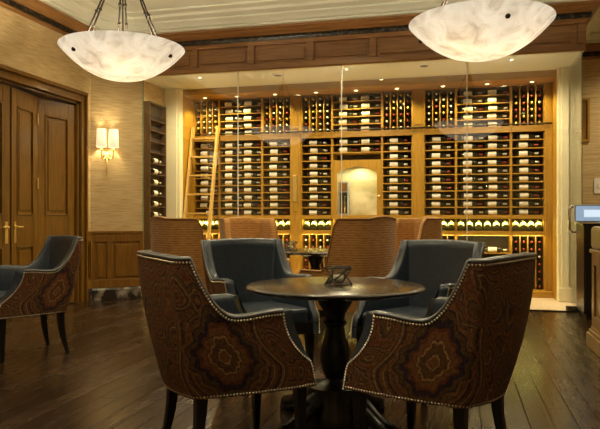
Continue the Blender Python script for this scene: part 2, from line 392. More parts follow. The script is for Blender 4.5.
# crown all round: wood, dark carved strip, cream cove
loop = [(UL, VR), P1, (GL-.03, 7.90), (1.45, 7.90), (1.45, VB), (UR, VB), (UR, VR)]
bm = bmesh.new(); sweep(bm, [(0, 3.38), (.02, 3.38), (.03, 3.40), (.03, 3.415), (.0, 3.415)], loop, True)
sweep(bm, [(0, 3.48), (.05, 3.48), (.06, 3.49), (.10, 3.515), (.125, 3.54), (.15, 3.55), (.15, 3.575), (0, 3.575)], loop, True)
struct(obj('trim_2', bm, M['wood_h']))
bm = bmesh.new(); sweep(bm, [(0, 3.415), (.048, 3.415), (.06, 3.447), (.048, 3.48), (0, 3.48)], loop, True)
struct(obj('trim_3', bm, M['dark_strip']))
bm = bmesh.new(); sweep(bm, [(0, 3.575), (.20, 3.575), (.20, 3.60), (.24, 3.605), (.27, 3.63), (.33, 3.655), (.33, 3.675), (.44, 3.69), (.47, 3.715), (.60, 3.72), (.60, 3.7395), (0, 3.7395)], loop, True)
struct(obj('trim_4', bm, M['ceil']))
# more ceiling mouldings parallel to the walls
bm = bmesh.new()
inner = [(UL+1.0, VR+1.0), (UL+1.0, 6.9), (UR-1.0, 6.9), (UR-1.0, VR+1.0)]
sweep(bm, [(0, 3.7395), (0, 3.70), (.05, 3.69), (.09, 3.71), (.12, 3.7395)], inner, True)
struct(obj('trim_5', bm, M['ceil']))

# ---- wainscot on left and canted wall
bm = bmesh.new()
def wainscot(bm, a, b, panels):
    a = Vector(a); b = Vector(b); L = (b-a).length; d = (b-a)/L; ang = math.atan2(d.y, d.x)
    mt = Matrix.Translation((a.x, a.y, 0)) @ Matrix.Rotation(ang, 4, 'Z')     # local -y is into the room
    box(bm, 0, L, -.018, 0, .16, .90, mt)
    box(bm, 0, L, -.045, 0, .89, .925, mt); box(bm, 0, L, -.034, 0, .865, .89, mt)
    box(bm, 0, L, -.034, -.018, .16, .27, mt); box(bm, 0, L, -.034, -.018, .78, .865, mt)
    for p0, p1 in panels: box(bm, p0, p1, -.034, -.018, .27, .78, mt)
    st = sorted(panels)
    for (q0, q1), (r0, r1) in zip(st, st[1:]):
        box(bm, q1+.035, r0-.035, -.03, -.018, .305, .745, mt)
Lc = math.hypot(GL-UL, .44)
wainscot(bm, P1, (GL, 7.94), [(0, .05), (.21, .28), (Lc-.05, Lc)])
wainscot(bm, (UL, 7.36), P1, [(0, .03), (.1, .14)])
struct(obj('trim_6', bm, M['wood_v'], bevel=.004))
bm = bmesh.new()
wainscot(bm, (UL, VR), (UL, 4.60), [(0, .1)]+[(i*.8+.65, i*.8+.8) for i in range(8)]+[(7.5, 7.6)])
struct(obj('trim_7', bm, M['wood_v'], bevel=.004))
bm = bmesh.new()
sweep(bm, [(0, 0), (.05, 0), (.05, .13), (.03, .16), (0, .16)], [(UL, 7.33), P1, (GL-.03, 7.94-.025)])
struct(obj('baseboard_left', bm, M['marble']))
bm = bmesh.new(); sweep(bm, [(0, 0), (.04, 0), (.04, .16), (0, .16)], [(UL, VR), (UL, 4.60)]); struct(obj('baseboard_left_rear', bm, M['marble']))
bm = bmesh.new(); sweep(bm, [(0, 0), (.04, 0), (.04, .16), (0, .16)], [(1.46, VB), (UR, VB), (UR, VR), (UL, VR)]); struct(obj('baseboard_right', bm, M['marble']))

# ---- door casing
bm = bmesh.new()
def casing(bm, v0, v1, s):       # profile strips running up
    box(bm, UL, UL+.035, v0, v1, 0, DH+.14)
cw = .13
for s, v in ((1, DV1), (-1, DV0)):
    o_ = v+s*cw
    lo, hi = sorted((v, o_)); box(bm, UL, UL+.03, lo, hi, .0, DH)
    lo, hi = sorted((o_-s*.035, o_)); box(bm, UL+.03, UL+.06, lo, hi, .0, DH+cw)
    lo, hi = sorted((v, v+s*.03)); box(bm, UL+.03, UL+.045, lo, hi, 0, DH+.03)
box(bm, UL, UL+.03, DV0-cw, DV1+cw, DH, DH+cw)
box(bm, UL+.03, UL+.06, DV0-cw, DV1+cw, DH+cw-.035, DH+cw+.01)
box(bm, UL+.03, UL+.045, DV0, DV1, DH, DH+.03)
box(bm, UL-.2, UL, DV1-.035, DV1-.002, 0, DH-.001); box(bm, UL-.2, UL, DV0+.002, DV0+.035, 0, DH-.001); box(bm, UL-.2, UL, DV0, DV1, DH-.03, DH-.001)
struct(obj('trim_8', bm, M['wood_door'], bevel=.005))
# ---- doors: two folding pairs
def leaf(a, b, parent, handle=None, hinge_at=None):
    a = Vector(a); b = Vector(b); L = (b-a).length; ang = math.atan2(b.y-a.y, b.x-a.x)
    bm = bmesh.new(); H0, H1 = .01, DH-.045
    box(bm, 0, L, -.016, .016, H0, H1)
    for x0, x1, z0, z1 in ((0, .11, H0, H1), (L-.11, L, H0, H1), (.11, L-.11, H0, .17), (.11, L-.11, .78, 1.13), (.11, L-.11, 2.36, H1)):
        box(bm, x0, x1, -.03, -.016, z0, z1)
    for z0, z1 in ((.17, .78), (1.13, 2.36)):
        for x0, x1, c0, c1 in ((.11, .13, z0, z1), (L-.13, L-.11, z0, z1), (.13, L-.13, z0, z0+.02), (.13, L-.13, z1-.02, z1)):
            box(bm, x0, x1, -.038, -.016, c0, c1)
        box(bm, .17, L-.17, -.026, -.016, z0+.06, z1-.06)
    o = obj('door_leaf', bm, M['wood_door'], parent, (a.x, a.y, 0), (0, 0, ang), bevel=.006)
    if handle is not None:
        hb = bmesh.new(); x = handle
        box(hb, x-.022, x+.022, -.038, -.03, .82, 1.06)
        tube(hb, [(x, -.038, 1.0), (x, -.075, 1.0)], .011)
        tube(hb, [(x, -.075, 1.0), (x+(.10 if x < L/2 else -.10), -.078, 1.0)], .010)
        lathe(hb, [(0, 0), (.022, 0), (.022, .008), (0, .012)], 12, Matrix.Translation((x, -.038, 1.0)) @ Matrix.Rotation(PI/2, 4, 'X'))
        obj('door_handle', hb, M['brass'], o, smooth=False)
    if hinge_at is not None:
        for z in (1.45, 2.22):
            hb = bmesh.new(); tube(hb, [(hinge_at, -.04, z), (hinge_at, -.04, z+.12)], .009)
            lathe(hb, [(0, z+.12), (.011, z+.122), (0, z+.14)], 8, Matrix.Translation((hinge_at, -.04, 0)))
            obj('hinge', hb, M['brass'], o)
    return o
d = sempty('door_1')
leaf((-4.81, 5.985), (-4.91, 6.57), d, handle=.06, hinge_at=.57)
leaf((-4.915, 6.585), (-4.82, 7.19), d)
d = sempty('door_2')
leaf((-4.84, 5.38), (-4.81, 5.965), d, handle=.525)
leaf((-4.82, 4.76), (-4.845, 5.365), d)

# ---- portal, recess
bm = bmesh.new()
for u0, u1 in ((-4.30, -4.04), (1.27, 1.44)):
    box(bm, u0, u1, PV, PV+.12, .015, 3.05)
    box(bm, u0+.04, u1-.04, PV-.02, PV, .2, 3.05)
    box(bm, u0-.0, u1+.0, PV-.03, PV, .015, .2)
struct(obj('trim_9', bm, M['cream'], bevel=.008))
bm = bmesh.new()
box(bm, -4.10, -4.04, PV+.12, 9.64, 0, 2.96); box(bm, 1.27, 1.30, PV+.12, 9.64, 0, 2.96)
box(bm, -4.10, 1.30, PV+.12, 9.64, 2.96, 3.05)
struct(obj('trim_10', bm, M['oak_h']))
bm = bmesh.new(); box(bm, -4.30, 1.44, 7.93, 9.64, 0, .012); struct(obj('floor_cellar', bm, M['tile']))
bm = bmesh.new(); box(bm, -4.04, 1.27, 9.12, 9.6, .012, .095); struct(obj('baseboard_cellar', bm, M['oak_h'], bevel=.006))
# door sill strip
bm = bmesh.new(); box(bm, -4.24, 1.46, 7.90, 7.93, 0, .013); struct(obj('trim_11', bm, M['black']))
# rail plates round the panes
panes = [GL, uv_at(238, GV), uv_at(341.5, GV), uv_at(467, GV), GR]
for i, (a, b_) in enumerate(zip(panes, panes[1:])):
    bm = bmesh.new(); box(bm, a+.003, b_-.003, GV-.006, GV+.006, .014, 3.049)
    o = struct(obj('window_%d' % (i+1), bm, M['glass']))
    for e in (a+.003, b_-.003):
        bm = bmesh.new(); box(bm, e-.0028, e+.0028, GV-.0062, GV+.0062, .014, 3.048); obj('pane_edge', bm, M['glass_edge'] if e in (GL+.003, GR-.003) else M['plate'], o)
bm = bmesh.new(); box(bm, GR-.012, GR, GV+.012, PV-.002, .014, 3.049); o = struct(obj('window_5', bm, M['glass']))
# pale wooden corner plate, switch, wall frame at the right
bm = bmesh.new()
u = uv_at(598.5, VB); box(bm, u-.06, u+.06, VB-.012, VB, 1.45, 1.67); box(bm, u-.015, u+.015, VB-.02, VB-.012, 1.53, 1.59)
tag(obj('light_switch', bm, M['plate'], bevel=.003), 'ivory light switch plate on the wallpapered wall at far right', 'light switch')
t = thing('wall_cabinet', 'flush wooden framed panel on the right wall behind the glass corner', 'panel', (uv_at(582, VB), VB, 2.2))
bm = bmesh.new()
for x0, x1, z0, z1 in ((-.10, -.07, 0, .62), (.07, .10, 0, .62), (-.07, .07, 0, .03), (-.07, .07, .59, .62)): box(bm, x0, x1, -.03, 0, z0, z1)
obj('frame', bm, M['oak_v'], t); bm = bmesh.new(); box(bm, -.07, .07, -.012, 0, .03, .59); obj('panel', bm, M['wood_v'], t)

# glass door pull
t = thing('door_pull', 'chrome rounded loop pull handle on the right edge of the glass front', 'door handle', (1.335, GV, 1.085))
bm = bmesh.new(); pts = []
hw, hh, rr = .062, .15, .04
for cx, cz, a0 in ((hw-rr, hh-rr, 0), (-hw+rr, hh-rr, 90), (-hw+rr, -hh+rr, 180), (hw-rr, -hh+rr, 270)):
    for k in range(5):
        a = math.radians(a0+k*22.5); pts.append((cx+rr*math.cos(a), -.055, cz+rr*math.sin(a)))
tube(bm, pts, .016, 8, True); obj('loop', bm, M['chrome'], t, smooth=True)
for z in (-.10, .10):
    bm = bmesh.new(); tube(bm, [(hw-.0, -.055, z), (hw-.0, -.007, z)], .009); obj('standoff', bm, M['chrome'], t)
t = thing('floor_clamp', 'bright metal clamp gripping the glass bottom at the right corner', 'clamp', (1.33, GV-.012, .013))
bm = bmesh.new(); box(bm, -.09, .08, -.014, .0, 0, .055); box(bm, -.09, .08, .0245, .038, 0, .055); obj('plate', bm, M['chrome'], t, bevel=.004)
for x_ in (-.05, .04):
    bm = bmesh.new(); tube(bm, [(x_, -.014, .028), (x_, -.021, .028)], .009); obj('screw', bm, M['iron'], t)

# ================================================================== WINE RACKS
bays = {}
px = dict(a=(191, 219, 0), b=(219, 262, 1), c=(262, 291, 0), d=(301, 332, 0), e=(332, 382, 1), f=(382, 412.5, 0), g=(424, 456, 0), h=(456, 511, 1), i=(511, 545, 0))
names = dict(a='first narrow bay from left', b='left wide bay', c='second narrow bay from left', d='third narrow bay from left', e='middle wide bay',
             f='third narrow bay from right', g='second narrow bay from right', h='right wide bay', i='last narrow bay at right')
for k, (p0, p1, wd) in px.items():
    u0 = uv_at(p0, RV); u1 = uv_at(p1, RV)
    if k == 'a': u0 = -4.035
    bays[k] = (u0, u1, wd)
RB = 9.62
LOW = [1.143+.117*(9-j) for j in range(10)]        # shelf tops, row 1 uppermost
UPS = [2.385+.113*(4-j) for j in range(5)]
UPC = [2.385+.094*(5-j) for j in range(6)]
CUB = [.11+.103*j for j in range(7)]
def bmbox(*a):
    bm = bmesh.new(); box(bm, *a); return bm
for k, (u0, u1, wd) in bays.items():
    W = u1-u0
    t = thing('wine_rack', 'honey oak wine rack, %s of the glazed wall' % names[k], 'wine rack', (u0, RV, .095), 0, 'honey oak wine racks filling the glazed wall')
    z = -.095
    bm = bmesh.new(); D = RB-RV
    box(bm, .002, .016, 0, D, 0, 2.96+z-.003); box(bm, W-.016, W-.002, 0, D, 0, 2.96+z-.003)
    box(bm, .016, W-.016, 0, D, 2.945+z, 2.957+z)                  # top
    box(bm, .016, W-.016, 0, D, 0, .012)                           # bottom
    box(bm, .016, W-.016, -.012, D, 2.318+z, 2.384+z-.0); box(bm, 0.002, W-.002, -.03, 0, 2.30+z, 2.385+z)
    box(bm, .002, W-.002, -.022, 0, 1.088+z, 1.142+z); box(bm, .016, W-.016, 0, D, 1.10+z, 1.142+z)
    box(bm, .002, W-.002, -.03, 0, .85+z, .914+z); box(bm, .016, W-.016, 0, D, .87+z, .914+z)
    obj('frame', bm, M['oak_h'], t)
    if k != 'e':
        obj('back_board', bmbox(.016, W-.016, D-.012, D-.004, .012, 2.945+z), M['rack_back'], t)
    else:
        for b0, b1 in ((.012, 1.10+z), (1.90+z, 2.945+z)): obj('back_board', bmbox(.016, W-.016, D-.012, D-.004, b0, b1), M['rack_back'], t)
    sh = None
    rows = LOW if k != 'e' else LOW[:3]
    zs = [zz for zz in rows[:-1]] if k != 'e' else rows[:-1]
    if wd: zs = zs+UPS[:-1]
    for zz in zs:
        if sh is None:
            bm = bmesh.new(); box(bm, .016, W-.016, -.004, .016, -.013, -.0005); box(bm, .016, W-.016, .016, D-.013, -.010, -.0005)
            sh = obj('shelf', bm, M['oak_h'], t); sh.location = (0, 0, zz+z)
        else:
            s2 = sh.copy(); C.objects.link(s2); s2.parent = t; s2.location = (0, 0, zz+z)
    if not wd:                                                      # single-bottle columns, above and below
        cwid = (W-.032)/4; first = None
        for j in range(1, 4):
            x = .016+cwid*j
            for z0, z1 in ((2.385, 2.945), (.108, .87)):
                if first is None or (z0 < 1 and j == 1):
                    bm = bmesh.new(); box(bm, -.006, .006, 0, D-.013, 0, z1-z0-.001); first = obj('divider', bm, M['oak_v'], t, (x, 0, z0+z))
                    if z0 < 1: low = first
                    else: up = first
                else:
                    s2 = (low if z0 < 1 else up).copy(); C.objects.link(s2); s2.parent = t; s2.location = (x, 0, z0+z)
    else:
        for zz in (.11+.25, .11+.50):
            if k != 'e' or True:
                s2 = sh.copy(); C.objects.link(s2); s2.parent = t; s2.location = (0, 0, zz+z)
    if k == 'e':                                                    # arched niche
        zn0, zn1 = 1.143+z, LOW[2]+z-.001
        bm = bmesh.new(); c0, c1 = .075, W-.075; zs_ = zn1-.19; n = 12
        box(bm, .016, c0, -.006, .02, zn0, zn1); box(bm, c1, W-.016, -.006, .02, zn0, zn1)
        prev = None
        for q in range(n+1):
            x = c0+(c1-c0)*q/n; zz = zs_+.09*math.sin(PI*q/n)
            cur = [bm.verts.new((x, -.006, zz)), bm.verts.new((x, -.006, zn1)), bm.verts.new((x, .02, zn1)), bm.verts.new((x, .02, zz))]
            if prev:
                for r_ in range(4): bm.faces.new((prev[r_], cur[r_], cur[(r_+1) % 4], prev[(r_+1) % 4]))
            prev = cur
        obj('arched_surround', bm, M['oak_v'], t)
        bm = bmesh.new(); box(bm, .03, W-.03, D-.03, D-.012, zn0, zn1); box(bm, .018, .03, .03, D-.012, zn0, zn1); box(bm, W-.03, W-.018, .03, D-.012, zn0, zn1)
        obj('niche_lining', bm, M['niche_stone'], t)
        bm = bmesh.new(); lathe(bm, [(0, 0), (.016, .003), (.02, .02), (.012, .035), (0, .038)], 12, Matrix.Translation((W-.045, -.006, 1.42+z)) @ Matrix.Rotation(PI/2, 4, 'X'))
        obj('knob', bm, M['brass'], t, smooth=True)
# oak pillars between the racks
for i, (p0, p1) in enumerate(((291, 301), (412.5, 424), (545, 552))):
    u0, u1 = uv_at(p0, RV), uv_at(p1, RV)
    if i == 2: u1 = 1.268
    bm = bmesh.new(); box(bm, u0, u1, RV-.035, RB, .095, 2.959)
    if i < 2:
        for z0, z1 in ((.2, .8), (1.2, 2.25), (2.45, 2.85)): box(bm, u0+.03, u1-.03, RV-.042, RV-.035, z0, z1)
    struct(obj('trim_%d' % (12+i), bm, M['oak_v'], bevel=.004))

# ---- bottles
def bottle_meshes(r=.0375, L=.30, seg=14):
    out = {}
    bm = bmesh.new(); lathe(bm, [(0, .004), (r*.75, 0), (r, .006), (r, .185), (r*.9, .205), (.016, .238), (.0135, .25), (.0135, .262)], seg); out['body'] = bm
    bm = bmesh.new(); lathe(bm, [(.0138, .244), (.0145, .246), (.0145, L-.012), (.016, L-.010), (.016, L-.001), (.0, L)], seg); out['cap'] = bm
    bm = bmesh.new(); lathe(bm, [(r+.0006, .04), (r+.0009, .042), (r+.0009, .155), (r+.0006, .157)], seg); out['label'] = bm
    return out
bmsh = bottle_meshes()
ME = {'body': mesh('bottle', bmsh['body'], M['bottle'], True), 'label': mesh('label', bmsh['label'], M['label'], True)}
ME['green'] = ME['body'].copy(); ME['green'].materials[0] = M['bottle_green']
ME['labelw'] = ME['label'].copy(); ME['labelw'].materials[0] = M['label_white']
cm = mesh('capsule', bmsh['cap'], M['cap_red'], True); ME['cap_red'] = cm
for n_ in ('cap_white', 'cap_gold'): ME[n_] = cm.copy(); ME[n_].materials[0] = M[n_]
protos = {}
count = 0
def bottle(loc, rot, body, cap, lab, text, group):
    global count; count += 1
    o = bpy.data.objects.new('wine_bottle', ME[body]); C.objects.link(o); o.location = loc; o.rotation_euler = rot
    tag(o, text, 'bottle', group)
    for nm, me in (('label', ME[lab] if lab else None), ('capsule', ME[cap])):
        if me is None: continue
        c = bpy.data.objects.new(nm, me); C.objects.link(c); c.parent = o
    return o
ords = ['top', 'second', 'third', 'fourth', 'fifth', 'sixth', 'seventh', 'eighth', 'ninth', 'lowest']
capn = {'cap_red': 'red', 'cap_white': 'pale', 'cap_gold': 'gold'}
R = .0375
def lying(k, zz, rowname, grp):
    u0, u1, wd = bays[k]; W = u1-u0
    spots = [W*.5] if not wd else [W*.29, W*.735]
    for q, s in enumerate(spots):
        side = '' if not wd else (', left one', ', right one')[q]
        white = random.random() < .45
        flip = random.random() < .08 and not wd
        c = u0+s+random.uniform(-.008, .008); d_ = 1 if not flip else -1
        bottle((c-.15*d_, RV+.055, zz+R+.001), (0, d_*PI/2, 0), 'body', random.choice(['cap_red', 'cap_white', 'cap_white']), 'labelw' if white else 'label',
               'dark bottle, %s label, %s of %s%s' % ('white' if white else 'cream', rowname, names[k], side), grp)
for k in bays:
    u0, u1, wd = bays[k]
    for j, zz in enumerate(LOW if k != 'e' else LOW[:2]):
        lying(k, zz, ords[j]+' lower shelf', 'bottles lying on the lower shelves')
    if wd:
        for j, zz in enumerate(UPS): lying(k, zz, ('top', 'second', 'third', 'fourth', 'bottom')[j]+' upper shelf', 'bottles lying on the upper shelves')
for j, zz in enumerate((.108, .36, .61)): lying('h', zz, ('floor', 'middle', 'uppermost')[j]+' base shelf', 'bottles lying in the base of the racks')
# end-on bottles in the upper columns
stuff_list = []
for k in 'acdfgi':
    u0, u1, wd = bays[k]; cwid = (u1-u0-.032)/4
    for c_ in range(4):
        for j, zz in enumerate(UPC):
            x = u0+.016+cwid*(c_+.5); cap = random.choice(['cap_red', 'cap_white', 'cap_white', 'cap_gold'] if k != 'i' else ['cap_red', 'cap_red', 'cap_white', 'cap_gold'])
            if k == 'a': stuff_list.append(((x, RV+.31, zz+R+.001), cap)); continue
            bottle((x, RV+.31, zz+R+.001), (PI/2, 0, 0), 'body', cap, None,
                   'bottle end, %s cap, %s upper row, %s column, %s' % (capn[cap], ('top', 'second', 'third', 'fourth', 'fifth', 'bottom')[j], ('first', 'second', 'third', 'fourth')[c_], names[k]),
                   'bottles stored neck outward in the upper columns')
    for c_ in range(4):
        for j, zz in enumerate(CUB):
            stuff_list.append(((u0+.016+cwid*(c_+.5), RV+.31, zz+R), random.choice(['cap_red', 'cap_red', 'cap_white'])))
# the display row of reclining bottles
TILT = math.radians(58)
def reclining(k, n, individual):
    u0, u1, wd = bays[k]; W = u1-u0
    for q in range(n):
        x = u0+.068+(W-.136)*q/(n-1)
        s = .86; zc = .914+R*s*math.cos(PI/2-TILT)*1.4+.004
        if not individual: stuff_list.append(((x, RV+.02, zc), 'R')); continue
        o = bottle((x, RV+.035, zc), (-TILT, 0, 0), 'green', 'cap_gold', 'labelw',
                   'green bottle, white label, %s from left in lit display row, %s' % (['first', 'second', 'third', 'fourth', 'fifth', 'sixth'][q], names[k]),
                   'reclining bottles in the lit display row')
        o.scale = (s*1.4, s*1.4, s*.74)
for k, n, ind in (('a', 4, 1), ('c', 4, 1), ('d', 4, 1), ('g', 4, 1), ('h', 6, 1), ('i', 4, 1), ('b', 6, 0), ('e', 6, 0), ('f', 4, 0)): reclining(k, n, ind)
# the rest of the bottles, one object
bm = bmesh.new(); mats = [M['bottle'], M['cap_red'], M['cap_white'], M['cap_gold'], M['label_white']]
def add_stuff(bm, mesh_, mt, idx):
    n0 = len(bm.faces); v0 = len(bm.verts); bm.from_mesh(mesh_); bm.verts.ensure_lookup_table(); bm.faces.ensure_lookup_table()
    bmesh.ops.transform(bm, matrix=mt, verts=bm.verts[v0:])
    for f in bm.faces[n0:]: f.material_index = idx
for loc, cap in stuff_list:
    if cap == 'R':
        mt = Matrix.Translation((loc[0], RV+.035, loc[2])) @ Matrix.Rotation(-TILT, 4, 'X') @ Matrix.Diagonal((.9, .9, .62, 1))
        add_stuff(bm, ME['body'], mt, 0); add_stuff(bm, ME['label'], mt, 4); add_stuff(bm, cm, mt, 3)
    else:
        mt = Matrix.Translation(loc) @ Matrix.Rotation(PI/2, 4, 'X')
        add_stuff(bm, ME['body'], mt, 0); add_stuff(bm, cm, mt, {'cap_red': 1, 'cap_white': 2, 'cap_gold': 3}[cap])
me = bpy.data.meshes.new('stored_wine_bottles'); bm.to_mesh(me); bm.free()
for m_ in mats: me.materials.append(m_)
for p in me.polygons: p.use_smooth = True
o = obj('stored_wine_bottles', me, None); tag(o, 'remaining wine bottles stored neck outward in the rack bases and behind the ladder', 'bottles'); o['kind'] = 'stuff'

# side rack seen through the left pane
t = thing('wine_rack', 'tall dark narrow wine rack on the side wall inside the left glass pane', 'wine rack', (-4.30, 8.36, 0))
bm = bmesh.new(); box(bm, 0, .10, -.26, -.24, .55, 2.75); box(bm, 0, .10, .24, .26, .55, 2.75); box(bm, 0, .10, -.24, .24, .55, .57); box(bm, 0, .10, -.24, .24, 2.73, 2.75)
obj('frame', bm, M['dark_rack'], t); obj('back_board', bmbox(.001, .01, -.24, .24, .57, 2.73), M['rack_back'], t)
for j in range(12): obj('shelf', bmbox(.01, .095, -.24, .24, .79+.155*j, .80+.155*j), M['dark_rack'], t)
for j in range(8):
    bottle((-4.245, 8.22, .80+.155*j+R+.001), (-PI/2, 0, 0), 'body', 'cap_white', 'label', 'dark bottle, cream label, %s shelf up in the dark side rack' % ['lowest', 'second', 'third', 'fourth', 'fifth', 'sixth', 'seventh', 'eighth'][j], 'bottles in the dark side rack')
# niche contents
u0, u1, wd = bays['e']; nu = uv_at(343.5, RV)
t = thing('wine_dispenser', 'tall dark box with silver frame standing at left in the arched niche', 'wine dispenser', (nu-.01, RV+.10, 1.142))
obj('case', bmbox(-.075, .075, -.04, .09, 0, .50), M['grey_plastic'], t, bevel=.004)
obj('glass_front', bmbox(-.055, .055, -.046, -.04, .03, .34), M['bottle'], t)
obj('top_plate', bmbox(-.055, .055, -.046, -.04, .36, .48), M['wood_v'], t)
for q in (-.025, .02):
    bm = bmesh.new(); lathe(bm, [(0, .04), (.013, .04), (.013, .2), (.005, .24), (.005, .29), (0, .29)], 8, Matrix.Translation((q, -.05, 0))); obj('bottle_tube', bm, M['chrome'], t, smooth=True)
nd = light('AREA', 'niche_lamp', (.34, .16, .70-.02), 2.0, (1, .86, .42), size=.25); nd.location = ((u0+u1)/2, RV+.17, 1.86)
# bronze library ladder
t = thing('library_ladder', 'honey oak library ladder leaning on the metal rail at left', 'ladder', (0, 0, 0))
ul0 = uv_at(194.5, 9.2); ul1 = uv_at(219, 9.2)
vt, vb = 9.155, 8.60
for u in (ul0, ul1):
    bm = bmesh.new(); L = math.hypot(vt-vb, 2.50); a = math.atan2(vt-vb, 2.50)
    mt = Matrix.Translation((u, vb, .013)) @ Matrix.Rotation(-a, 4, 'X'); box(bm, -.016, .016, -.035, .035, .01, L, mt); obj('rail', bm, M['ladder_lit'], t)
tg = None
for j in range(8):
    z = .30+.29*j; v = vb+(vt-vb)*z/2.5
    o = obj('rung', bmbox(ul0+.016, ul1-.016, v-.045, v+.045, z-.012, z+.012), M['ladder_lit'], t)
for u in (ul0, ul1):
    bm = bmesh.new(); tube(bm, [(u, vt-.03, 2.36), (u, vt+.0, 2.45), (u, 9.235, 2.44)], .008); obj('hook', bm, M['iron'], t)
bm = bmesh.new(); tube(bm, [(-4.03, 9.215, 2.405), (1.265, 9.215, 2.405)], .011); tag(obj('ladder_rail', bm, M['iron']), 'dark metal ladder rail running across all the racks', 'rail')
# pillar pull handles
for i, p in enumerate((295.5,)):
    u = uv_at(p, RV)
    bm = bmesh.new(); box(bm, u-.03, u+.03, RV-.058, RV-.042, 1.35, 1.75); tag(obj('brass_plaque', bm, M['brass'], bevel=.004), 'slim brass plaque on the oak pillar left of the niche', 'plaque')

# rack down lights
def downlight(name, u, v, z, r, power, label, group, col, ang, tilt=0, blend=.7):
    t = thing(name, label, 'light', (u, v, z), 0, group)
    bm = bmesh.new(); lathe(bm, [(r, 0), (r*1.35, 0), (r*1.35, -.006), (r, -.012)], 20, closed=True); obj('trim_ring', bm, M['plate'], t, smooth=False)
    bm = bmesh.new(); lathe(bm, [(0, -.003), (r, -.003), (r, -.001), (0, -.001)], 16); obj('lens', bm, M['bulb'], t)
    light('SPOT', 'lamp', (0, 0, -.02), power, col, t, .03, (tilt, 0, 0), ang, blend)
    return t
order = ['first', 'second', 'third', 'fourth', 'fifth', 'sixth', 'seventh', 'eighth', 'ninth']
for i, p in enumerate((205, 237, 275, 316, 356, 397, 443, 487, 532)):
    downlight('downlight', uv_at(p, 9.08), 9.08, 2.96, .028, 22, 'small bright downlight above the racks, %s from the left' % order[i], 'small downlights above the racks', AMBER, 125, 0)
# lit strip above the display row
for k, (u0, u1, wd) in bays.items():
    t = thing('light_strip', 'yellow light strip under the ledge, above the display row, %s' % names[k], 'light strip', (0, 0, 0), 0, 'light strips over the display row')
    obj('lens', bmbox(u0+.02, u1-.02, RV+.004, RV+.02, 1.092, 1.0995), M['led'], t)
    obj('housing', bmbox(u0+.02, u1-.02, RV-.0, RV+.004, 1.088, 1.0995), M['brass'], t)
    l = light('AREA', 'lamp', ((u0+u1)/2, RV+.06, 1.09), 2.2*(u1-u0), (.95, .88, .20), t, sx=u1-u0-.06, sy=.03)
    light('AREA', 'lamp', ((u0+u1)/2, RV-.06, .845), 1.7*(u1-u0), (1, .80, .30), t, sx=u1-u0-.06, sy=.03, rot=(math.radians(35), 0, 0))  # added lamp without a fitting, brightens the rack bases
# vestibule ceiling fittings
t = thing('ceiling_speaker', 'dark round ceiling fitting inside the glass at right', 'ceiling fitting', (uv_at(424, 8.2), 8.2, 3.05))
bm = bmesh.new(); lathe(bm, [(0, -.012), (.055, -.012), (.06, 0)], 20); obj('grille', bm, M['iron'], t); bm = bmesh.new(); lathe(bm, [(.06, 0), (.085, 0), (.085, -.008), (.06, -.012)], 20, closed=True); obj('ring', bm, M['plate'], t)
t = thing('ceiling_speaker', 'dark round ceiling fitting inside the glass at left', 'ceiling fitting', (uv_at(278, 8.25), 8.25, 3.05))
bm = bmesh.new(); lathe(bm, [(0, -.012), (.055, -.012), (.06, 0)], 20); obj('grille', bm, M['iron'], t); bm = bmesh.new(); lathe(bm, [(.06, 0), (.085, 0), (.085, -.008), (.06, -.012)], 20, closed=True); obj('ring', bm, M['plate'], t)
for i, u in enumerate((-3.45, -1.4, .65)):  # added lamps, no known fittings here; they brighten racks and columns
    downlight('vestibule_fill_light', u, 8.12, 3.05, .02, 75, ['added fill light in the cream ceiling behind the left pane', 'added fill light in the cream ceiling behind the middle panes', 'added fill light in the cream ceiling behind the right pane'][i], 'added fill lights between glass and racks', WARM, 165)

